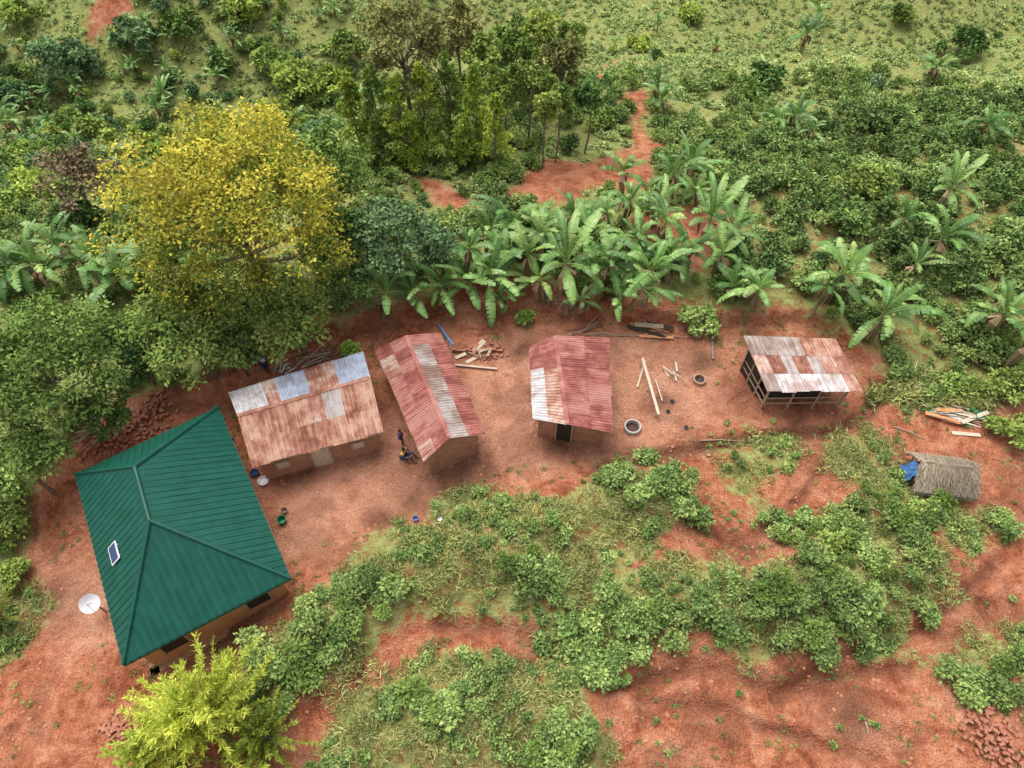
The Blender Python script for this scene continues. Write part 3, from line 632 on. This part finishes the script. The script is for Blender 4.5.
hip_face(mb,gA,gB,gR0,gR0+1e-4*(gB-gA),0); hip_face(mb,gB,gC,gR0,gR1,0); hip_face(mb,gC,gD,gR1,gR1+1e-4*(gD-gC),0); hip_face(mb,gD,gA,gR1,gR0,0)
for a,b in((gA,gR0),(gB,gR0),(gC,gR1),(gD,gR1),(gR0,gR1)): mb.tube([a+[0,0,.02],b+[0,0,.03]],[.08,.08],6,0)
mb.obj('roof',[M['green']],par)
mb=MB()
for a,b in((gA,gB),(gB,gC),(gC,gD),(gD,gA)): mb.plank(a+[0,0,-.10],b+[0,0,-.10],.05,.14,0)
mb.add([g+[0,0,-.05] for g in (gA,gB,gC,gD)],[[0,1,2,3]],1)
mb.obj('fascia_and_soffit',[M['green'],M['wood']],par)
ww=inset([gA,gB,gC,gD],.4); c=(gA+gB+gC+gD)/4; mb=MB()
for i in range(4): wall_quad(mb,ww[i],ww[(i+1)%4],-.6,ze-.06,ze-.06,0,inward=c)
for f in(.2,.8): opening(mb,ww[1],ww[2],f,.9,.9,1.8,1,2,c); opening(mb,ww[2],ww[3],f,.9,.9,1.8,1,2,c)
opening(mb,ww[1],ww[2],.5,.9,.05,2.0,1,2,c)
mb.obj('walls',[M['plaster'],M['wood'],M['dark']],par)
mb=MB(); pl=inset([gA,gB,gC,gD],.12)
for i in range(4): wall_quad(mb,pl[i],pl[(i+1)%4],-.5,.14,.14,0,th=.35,inward=c)
mb.obj('plinth',[M['mud']],par)
U=nrm(gA-gD); W=(gR0+gR1)/2-(gA+gD)/2; W=nrm(W-U*np.dot(W,U)); Nn=np.cross(U,W); Nn*=np.sign(Nn[2])
q=v3(flat(107,553,3.55))
base=gD+U*np.dot(q-gD,U); tt=np.dot(q-base,W); q=base+W*tt+Nn*.09
mb=MB(); mb.box(q,(U,W,Nn),(.42,.26,.02),1); mb.box(q+Nn*.024,(U,W,Nn),(.37,.21,.008),0)
for sg in(-1,1): mb.box(q+U*sg*.25-Nn*.05,(U,W,Nn),(.03,.24,.03),1)
mb.obj('solar_panel',[M['panel'],M['white']],par)
def fB1back(s,r,rng): 
    if s<.2: return 3
    if .3<s<.5 : return 2
    if s>.72: return 2
    return 1
def fB1front(s,r,rng):
    if .5<s<.72 and r>=.5: return 4
    return 0 if rng.random()<.8 else 1
gable_house('long_rusty_roof_house',[(229,393),(362,353),(382,432),(252,466)],[(238,416),(369,378)],1.85,2.6,[M['rust'],M['rustpale'],M['blue'],M['silver'],M['grey']],fB1back,fB1front,M['mud'],ins=.25,doors=[(3,2,.5,.8,.02,1.6),(3,2,.18,.5,.7,1.2),(3,2,.82,.5,.7,1.2)])
def f2a(s,r,rng): return 1 if (rng.random()<.12) else 0
def f2b(s,r,rng): return 2 if (r>.4 and s>.1) else 0
gable_house('narrow_gable_house',[(376,350),(424,460),(484,433),(440,333)],[(406,336),(449,437)],2.0,2.85,[M['redroof'],M['rustpale'],M['grey']],f2a,f2b,M['mud'],ins=.25,doors=[(0,1,.75,.7,.02,1.7)])
def f3a(s,r,rng): return 2 if s>.25 and r<.4 else (1 if s>.25 else 0)
def f3b(s,r,rng): return 0
gable_house('small_red_roof_house',[(530,347),(533,418),(612,432),(608,338)],[(555,336),(567,424)],1.95,2.75,[M['redroof'],M['rustpale'],M['silver']],f3a,f3b,M['mud'],ins=.3,doors=[(1,2,.4,.7,.02,1.7)])
def f4a(s,r,rng): return 2 if (.1<s<.75 and r<.3) else int(rng.choice([0,1,3],p=[.5,.25,.25]))
par=empty('open_sided_shed')
e=[flat(744,336,2.45),flat(834,339,2.45),flat(861,390,1.95),flat(768,391,1.95)]
mb=MB(); roof_sheets(mb,e[3],e[2],e[0],e[1],f4a,R,.62,3,.15); mb.obj('roof',[M['rust'],M['rustpale'],M['silver'],M['grey']],par)
mb=MB(); ww=inset(e,.3); c=sum(e)/4
for i,a in enumerate(ww):
    mb.tube([[a[0],a[1],-.4],[a[0]+.02,a[1],a[2]]],[.07,.06],7)
    b=ww[(i+1)%4]
    for f in(.33,.66):
        m=a*(1-f)+b*f; mb.tube([[m[0],m[1],-.4],[m[0],m[1]+.02,m[2]]],[.055,.05],7)
for a,b in((0,1),(1,2),(2,3),(3,0)): mb.tube([e[a]*.96+c*.04-[0,0,.07],e[b]*.96+c*.04-[0,0,.07]],[.05,.045],6)
for i in range(7):
    f=i/6; mb.tube([e[0]*(1-f)+e[1]*f-[0,0,.03],e[3]*(1-f)+e[2]*f-[0,0,.03]],[.035,.035],5)
for zz in(.45,.9):
    for a,b in((3,2),(3,0),(1,2)): mb.tube([[*ww[a][:2],zz],[*ww[b][:2],zz+.05]],[.035,.03],5)
mb.obj('poles_and_rails',[M['wood']],par)
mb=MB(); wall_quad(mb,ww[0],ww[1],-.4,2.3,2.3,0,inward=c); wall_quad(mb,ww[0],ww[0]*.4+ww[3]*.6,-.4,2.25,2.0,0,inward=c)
mb.box([c[0],c[1],.35],((1,0,0),(0,1,0),(0,0,1)),(1.5,.6,.35),1); mb.obj('back_wall_and_bench',[M['dark'],M['dark']],par)  # shade under the shed roof painted as near-black wall and bench
par=empty('thatched_hut')
t0,t1=flat(925,462,1.3),flat(972,468,1.3); ax=nrm(t1-t0); sd=np.array([-ax[1],ax[0],0]); c=(t0+t1)/2+sd*-.1
Lh=1.3; mb=MB(); rng=np.random.default_rng(5)
def hp(a): return math.cos(a)*.95, max(0,1-abs(math.cos(a))**1.25)*.85
prof=[hp(math.pi*j/12) for j in range(13)]
V=[];UVn=9
for i in range(UVn):
    s=-Lh+2*Lh*i/(UVn-1)
    for (px,pz) in prof: V.append(c+ax*s+sd*px*(1+.05*rng.normal())+np.array([0,0,.55+pz-c[2]+.05*rng.normal()]))
Fc=[[i*13+j,i*13+j+1,(i+1)*13+j+1,(i+1)*13+j] for i in range(UVn-1) for j in range(12)]
mb.add(V,Fc,0,.4)
for _ in range(4200):
    a=math.pi*(.0+1.0*rng.random()); s=(rng.random()*2-1)*Lh*1.04
    a2=min(max(a+(.4*(-1 if a<math.pi/2 else 1))*(.6+.8*rng.random()),0),math.pi)
    def pp(a,r): q=hp(a); return c+ax*s+sd*q[0]*r+np.array([0,0,.55+q[1]*r-c[2]])
    p0=pp(a,1.03); p1=pp(a2,1.06+.12*rng.random()); 
    if a2 in(0,math.pi): p1[2]-=.1+.25*rng.random()
    p1=p1+ax*rng.normal()*.14; wv=ax*.014
    mb.add([p0-wv,p0+wv,p1+wv*.5,p1-wv*.5],[[0,1,2,3]],0,rng.random())
mb.obj('thatch',[M['thatch']],par)
mb=MB()
for s in np.linspace(-Lh*.85,Lh*.85,5):
    for q in(-.75,.75): b=c+ax*s+sd*q; mb.tube([[b[0],b[1],-.4],[b[0],b[1],.75]],[.05,.04],6)
for q in(-.5,-.1,.3,.6): b=c+sd*q; mb.tube([[*(b-ax*1.2)[:2],.9],[*(b+ax*(1.75+.2*q))[:2],.95-.2*q]],[.03,.02],5)
for q in(-.6,-.3,0,.5): 
    b=c+sd*q+ax*1.3; mb.tube([[b[0],b[1],.3],[*(b+ax*.6)[:2],.42]],[.035,.025],5)
mb.obj('pole_frame',[M['wood']],par)
mb=MB(); b=c-ax*1.32
V=[];
for i in range(7):
    for j in range(6): V.append(b+sd*(-.42+.8*i/6+.06*rng.normal())-ax*(-.05+.08*math.sin(i*1.7+j)+.07*j)+np.array([0,0,1.12-.18*j-c[2]+.05*rng.normal()]))
mb.add(V,[[i*6+j,i*6+j+1,(i+1)*6+j+1,(i+1)*6+j] for i in range(6) for j in range(5)]); mb.obj('blue_tarpaulin',[M['bluep']],par,smooth=True)
# ------------------------------------------------------------------ props
def G(u,v,dz=0): p=P3(u,v); p[2]+=dz; return p
def ring(name,u,v,ro,ri,h,mat,inner):
    p=G(u,v); k=28; mb=MB(); prof=[(ro,-.2),(ro,h-.02),(ro-.02,h),(ri+.02,h),(ri,h-.02),(ri,-.2)]; V=[]
    for r,zz in prof:
        for i in range(k): a=6.283*i/k; V.append([p[0]+r*math.cos(a),p[1]+r*math.sin(a),p[2]+zz])
    mb.add(V,[[j*k+i,j*k+(i+1)%k,(j+1)*k+(i+1)%k,(j+1)*k+i] for j in range(5) for i in range(k)],0)
    mb.add([[p[0]+ri*math.cos(6.283*i/k),p[1]+ri*math.sin(6.283*i/k),p[2]+.03] for i in range(k)],[list(range(k))],1)  # dark disc painted in for the shade down inside the ring
    return mb.obj(name,[mat,inner],smooth=False)
ring('concrete_well_ring',632,429,.42,.34,.3,M['concrete'],M['ringfloor'])
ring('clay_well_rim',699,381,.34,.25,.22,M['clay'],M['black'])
mb=MB(); mb.plank(G(641,364,.5),G(657,420,.5),.14,.06)
for f in(.05,.5,.95):
    a=G(641,364);b=G(657,420);q=a*(1-f)+b*f
    mb.tube([q+[-.12,0,-.1],q+[0,0,.5]],[.03,.03],6);mb.tube([q+[.12,0,-.1],q+[0,0,.5]],[.03,.03],6)
mb.obj('wooden_trestle_beam',[M['palewood']])
mb=MB()
for a,b,w in[((637,388),(645,362),.1),((655,380),(662,402),.06)]: mb.plank(G(*a,.08),G(*b,.1),w,.05)
mb.obj('loose_boards',[M['palewood']])
def sticks(name,u,v,n,L,rad,mats,seed,spread=.6,ang=None,w=.07):
    rng=np.random.default_rng(seed); c=G(u,v); mb=MB()
    for i in range(n):
        a=(ang if ang is not None else rng.random()*3.14)+rng.normal()*.3; d=np.array([math.cos(a),math.sin(a),rng.normal()*.03]); q=c+np.array([rng.normal()*spread,rng.normal()*spread*.5,.05+.05*(i%5)]); l=L*(.5+.6*rng.random())
        if w>0 and i%2==0: mb.plank(q-d*l/2,q+d*l/2,w*(.7+rng.random()),.03,i%len(mats))
        else: mb.tube([q-d*l/2,q+[0,0,.02],q+d*l/2],[rad,rad*.9,rad*.7],6,i%len(mats))
    return mb.obj(name,mats)
sticks('timber_offcuts',675,375,10,.7,.03,[M['palewood'],M['wood']],1,.35)
sticks('plank_pile',965,418,32,1.6,.03,[M['palewood'],M['wood'],M['bark'],M['wood'],M['orangewood'],M['greenp'],M['white']],2,.8,ang=-.15,w=.14)
sticks('stacked_boards',650,330,9,2.0,.03,[M['orangewood'],M['wood'],M['dark']],3,.4,ang=-.25,w=.2)
sticks('firewood_pile',590,332,9,1.6,.03,[M['wood'],M['bark']],14,.5,ang=0.1,w=0)
sticks('pole_heap',315,358,14,1.8,.035,[M['wood'],M['palewood'],M['bark']],4,.5,ang=.5,w=0)
sticks('pole_heap',90,435,8,2.0,.04,[M['wood'],M['bark']],15,.5,ang=.8,w=0)
sticks('brush_heap',572,305,60,1.6,.018,[M['wood'],M['bark']],5,.5,w=0)
sticks('brush_heap',545,300,24,1.2,.015,[M['wood'],M['bark']],6,.4,w=0)
sticks('timber_scraps',285,368,12,.8,.03,[M['palewood'],M['white'],M['wood']],7,.3)
sticks('plank_pile',475,352,14,.9,.05,[M['palewood'],M['wood'],M['brick']],8,.5,w=.18)
mb=MB(); mb.plank(G(455,366,.1),G(497,370,.1),.10,.07); mb.obj('sawn_beam',[M['palewood']])
mb=MB(); mb.tube([G(438,325,.1),G(455,362,1.4)],[.06,.06],8); mb.obj('blue_pipe',[M['bluep']])
mb=MB(); mb.tube([G(712,342,.06),G(713,360,.06)],[.09,.07],8); mb.obj('cut_log',[M['bark']])
for (a,b) in[((700,441),(742,442)),((893,427),(925,440)),((962,690),(995,703)),((865,722),(868,735)),((585,336),(700,338)),((320,347),(335,372))]:
    mb=MB(); p,q=G(*a,.05),G(*b,.06); mb.tube([p,(p+q)/2+[0,.05,.03],q],[.035,.03,.02],6); mb.obj('fallen_pole',[M['wood']])
def bricks(name,u,v,n,sp,seed,mat='brick',hz=.3):
    rng=np.random.default_rng(seed); c=G(u,v); mb=MB()
    for i in range(n):
        q=rng.normal(size=2)*sp; z=c[2]+.04+hz*max(0,1-np.hypot(*q)/(2*sp))*rng.random(); a=rng.random()*3.14; t=rng.normal()*.25
        X=np.array([math.cos(a),math.sin(a),t*.4]);X/=np.linalg.norm(X);Y=np.cross([0,0,1],X);Y/=np.linalg.norm(Y);Z=np.cross(X,Y)
        mb.box([c[0]+q[0],c[1]+q[1],z],(X,Y,Z),(.11,.055,.04))
    return mb.obj(name,[M[mat]])
bricks('brick_heap',122,728,60,.32,1); bricks('brick_heap',992,738,120,.5,2,hz=.5); bricks('brick_heap',150,420,110,.7,3); bricks('brick_heap',490,350,40,.35,5); bricks('brick_heap',110,440,70,.6,4)
mb=MB(); a,b=G(452,352),G(505,352); d=nrm(b-a); L=np.linalg.norm(b-a); sdv=np.array([-d[1],d[0],0])
for r in range(3):
    for i in range(int(L/.24)):
        if r==2 and i%3: continue
        mb.box(a+d*(.12+i*.24+.1*(r%2))+[0,0,.05+.085*r],(d,sdv,(0,0,1)),(.112,.06,.04))
mb.obj('low_brick_wall',[M['brick']])
par=empty('satellite_dish'); p=P3(106,612); mb=MB()
aim=nrm(np.array([.35,-.45,.85])); a=nrm(np.cross(aim,[0,0,1.])); b=np.cross(aim,a); cc=p+[-.15,0,1.1]; k=24; V=[cc]
for r in(.15,.28,.4):
    for i in range(k): t=6.283*i/k; V.append(cc+a*r*math.cos(t)+b*r*math.sin(t)+aim*(r*r*.7))
V=np.array(V); mb.add(V,[[0,1+i,1+(i+1)%k] for i in range(k)])
mb.add(V,[[1+j*k+i,1+(j+1)*k+i,1+(j+1)*k+(i+1)%k,1+j*k+(i+1)%k] for j in range(2) for i in range(k)])
mb.obj('dish',[M['white']],par,smooth=True)
mb=MB(); mb.tube([p-[0,0,.3],p+[0,0,.95],cc],[.035,.035,.03],8); f=cc+aim*.45; mb.tube([cc+b*.38+aim*.11,f],[.012,.012],6); mb.tube([f,f-aim*.1],[.035,.03],8)
mb.tube([p+[.35,-.1,0],p+[.02,0,.7]],[.02,.02],6); mb.obj('mast_and_feed',[M['wood']],par)
def bucket(name,u,v,r,h,mat,taper=.75):
    p=G(u,v); k=18; mb=MB(); V=[]
    for rr,z in((r*taper,0),(r,h),(r*1.06,h),(r*1.06,h-.03),(r*.93,h-.01),(r*taper*.9,.03)):
        for i in range(k): t=6.283*i/k; V.append(p+[rr*math.cos(t),rr*math.sin(t),z])
    mb.add(V,[[j*k+i,j*k+(i+1)%k,(j+1)*k+(i+1)%k,(j+1)*k+i] for j in range(5) for i in range(k)]); mb.add(V[5*k:],[list(range(k))])
    mb.obj(name,[mat],smooth=False)
bucket('green_bucket',283,522,.2,.3,M['greenp']); bucket('washing_basin',264,482,.25,.16,M['white']); bucket('washing_basin',255,474,.2,.14,M['cloth4'])
bucket('plastic_bucket',544,432,.2,.25,M['black']); bucket('plastic_bucket',416,520,.12,.2,M['bluep']); bucket('plastic_bucket',440,520,.1,.12,M['white'])
bucket('plastic_bucket',540,428,.16,.25,M['white']); bucket('washing_basin',708,455,.12,.1,M['clay']); bucket('plastic_bucket',285,512,.14,.2,M['bark'])
for u,v in((672,402),(686,428),(668,412)):
    bucket('cooking_pot',u,v,.10,.08,M['black'])
# ------------------------------------------------------------------ people
def skinmesh(name,J,edges,rad,mat,par,sub=1):
    me=bpy.data.meshes.new(name); me.from_pydata([tuple(float(c) for c in j) for j in J],edges,[]); me.materials.append(mat)
    o=bpy.data.objects.new(name,me); scene.collection.objects.link(o); o.parent=par
    m=o.modifiers.new('Skin','SKIN'); m.use_smooth_shade=True
    sv=me.skin_vertices[0].data
    for i,r in enumerate(rad): sv[i].radius=(r,r)
    sv[0].use_root=True
    s=o.modifiers.new('Sub','SUBSURF'); s.levels=sub; s.render_levels=sub
    return o
def person(name,loc,rot,pose,sc,top,bottom):
    par=empty(name)
    if pose=='sit':
        pel=(0,0,.12); ch=(0,.03,.48); nk=(0,.06,.64); hip=.1; kn=(.16,.42,.42); an=(.14,.62,.06); toe=(.15,.78,.04); sh=(.17,.04,.58); el=(.24,.16,.36); wr=(.16,.36,.42); hd=(0,.10,.78)
    else:
        pel=(0,0,.86); ch=(0,.01,1.22); nk=(0,.02,1.42); hip=.1; kn=(.11,.05,.46); an=(.11,0,.08); toe=(.12,.16,.04); sh=(.18,.01,1.36); el=(.24,-.02,1.08); wr=(.25,.12,.86); hd=(0,.04,1.56)
    J=[pel,ch,nk]; E=[(0,1),(1,2)]; Rr=[.13,.13,.055]; 
    for s in(-1,1):
        i=len(J); J+=[(s*hip,pel[1],pel[2]-.02),(s*kn[0],kn[1],kn[2]),(s*an[0],an[1],an[2]),(s*toe[0],toe[1],toe[2])]; E+=[(0,i),(i,i+1),(i+1,i+2),(i+2,i+3)]; Rr+=[.095,.06,.04,.032]
        i=len(J); w=np.array([s*wr[0],wr[1],wr[2]]); e=np.array([s*el[0],el[1],el[2]]); d=nrm(w-e); pm=w+d*.07
        J+=[(s*sh[0],sh[1],sh[2]),tuple(e),tuple(w),tuple(pm)]; E+=[(1,i),(i,i+1),(i+1,i+2),(i+2,i+3)]; Rr+=[.06,.042,.028,.032]
        sdv=nrm(np.cross(d,[0,0,1.]))
        for k in range(4):
            j=len(J); b=pm+sdv*(k-1.5)*.02; ln=.065+.012*(k in(1,2)); J+=[tuple(b+d*.02),tuple(b+d*(.02+ln*.6)+np.array([0,0,-.01])),tuple(b+d*(.02+ln)+np.array([0,0,-.03]))]; E+=[(i+3,j),(j,j+1),(j+1,j+2)]; Rr+=[.009,.009,.007]
        j=len(J); b=w+d*.03; J+=[tuple(b+sdv*s*.035),tuple(b+sdv*s*.05+d*.04)]; E+=[(i+2,j),(j,j+1)]; Rr+=[.011,.009]
    skinmesh('body',J,E,Rr,M['skin'],par)
    Jc=[ch,tuple((np.array(pel)+ch)/2+[0,0,-.02]),(nk[0],nk[1],nk[2]-.06)]; Ec=[(0,1),(0,2)]; Rc=[.16,.155,.09]
    for s in(-1,1):
        i=len(Jc); Jc+=[(s*sh[0],sh[1],sh[2]),(s*(sh[0]*.45+el[0]*.55),(sh[1]+el[1])/2,(sh[2]*.45+el[2]*.55))]; Ec+=[(0,i),(i,i+1)]; Rc+=[.08,.065]
    skinmesh('shirt',Jc,Ec,Rc,M[top],par)
    Jc=[pel];Ec=[];Rc=[.165]
    for s in(-1,1):
        i=len(Jc); Jc+=[(s*hip,pel[1],pel[2]-.01),(s*kn[0],kn[1],kn[2])]; Ec+=[(0,i),(i,i+1)]; Rc+=[.12,.085]
    skinmesh('trousers',Jc,Ec,Rc,M[bottom],par)
    hd=np.array(hd)
    def ell(mb,c,r,mat,cut=None):
        n,k=9,12;V=[]
        for i in range(n+1):
            a=math.pi*i/n
            for j in range(k): t=6.283*j/k; q=[r[0]*math.sin(a)*math.cos(t),r[1]*math.sin(a)*math.sin(t),r[2]*math.cos(a)]; V.append(np.array(c)+q)
        mb.add(V,[[i*k+j,(i+1)*k+j,(i+1)*k+(j+1)%k,i*k+(j+1)%k] for i in range(n) for j in range(k)],mat)
    mb=MB(); ell(mb,hd,(.078,.095,.115),0); ell(mb,hd+[0,-.018,.022],(.085,.095,.108),1); ell(mb,hd+[0,.098,-.005],(.014,.02,.022),0)
    ell(mb,hd+[0,.085,-.05],(.028,.012,.009),3)
    for s in(-1,1): ell(mb,hd+[s*.032,.086,.014],(.014,.01,.009),2); ell(mb,hd+[s*.033,.094,.014],(.006,.005,.006),1); ell(mb,hd+[s*.082,0,-.005],(.012,.022,.03),0)
    mb.obj('head',[M['skin'],M['hair'],M['white'],M['brick']],par,smooth=True)
    par.location=tuple(loc); par.rotation_euler=(0,0,rot); par.scale=(sc,)*3
person('seated_woman',P3(404,457),-1.9,'sit',1.0,'cloth2','cloth4')
person('standing_child',P3(402,443),-1.4,'stand',.72,'cloth1','cloth4')
person('standing_man',P3(268,374),-.6,'stand',1.0,'cloth3','cloth4')
# ------------------------------------------------------------------ light, sky, camera
W=bpy.data.worlds.new('World'); scene.world=W; W.use_nodes=True; nt=W.node_tree; bg=nt.nodes['Background']
sky=nt.nodes.new('ShaderNodeTexSky'); sky.sky_type='NISHITA'; sky.sun_disc=False
el,az=math.radians(66),math.radians(-30)
sky.sun_elevation=el; sky.sun_rotation=az; sky.dust_density=4; sky.air_density=1
hs=nt.nodes.new('ShaderNodeHueSaturation'); hs.inputs['Saturation'].default_value=.25
nt.links.new(sky.outputs[0],hs.inputs['Color']); nt.links.new(hs.outputs[0],bg.inputs[0]); bg.inputs[1].default_value=.24
sl=bpy.data.lights.new('sun','SUN'); sl.energy=2.9; sl.angle=math.radians(50); sl.color=(1,.98,.95)
so=bpy.data.objects.new('sun',sl); scene.collection.objects.link(so)
dirv=Vector((math.sin(az)*math.cos(el),math.cos(az)*math.cos(el),math.sin(el)))
so.rotation_euler=dirv.to_track_quat('Z','Y').to_euler()
cam=bpy.data.cameras.new('camera'); cam.lens=25; cam.sensor_width=36; cam.clip_end=2000
co=bpy.data.objects.new('camera',cam); scene.collection.objects.link(co); co.location=(0,0,H); co.rotation_euler=(math.pi/2-PITCH,0,0); scene.camera=co
scene.view_settings.view_transform='Standard'; scene.view_settings.look='None'; scene.view_settings.exposure=0
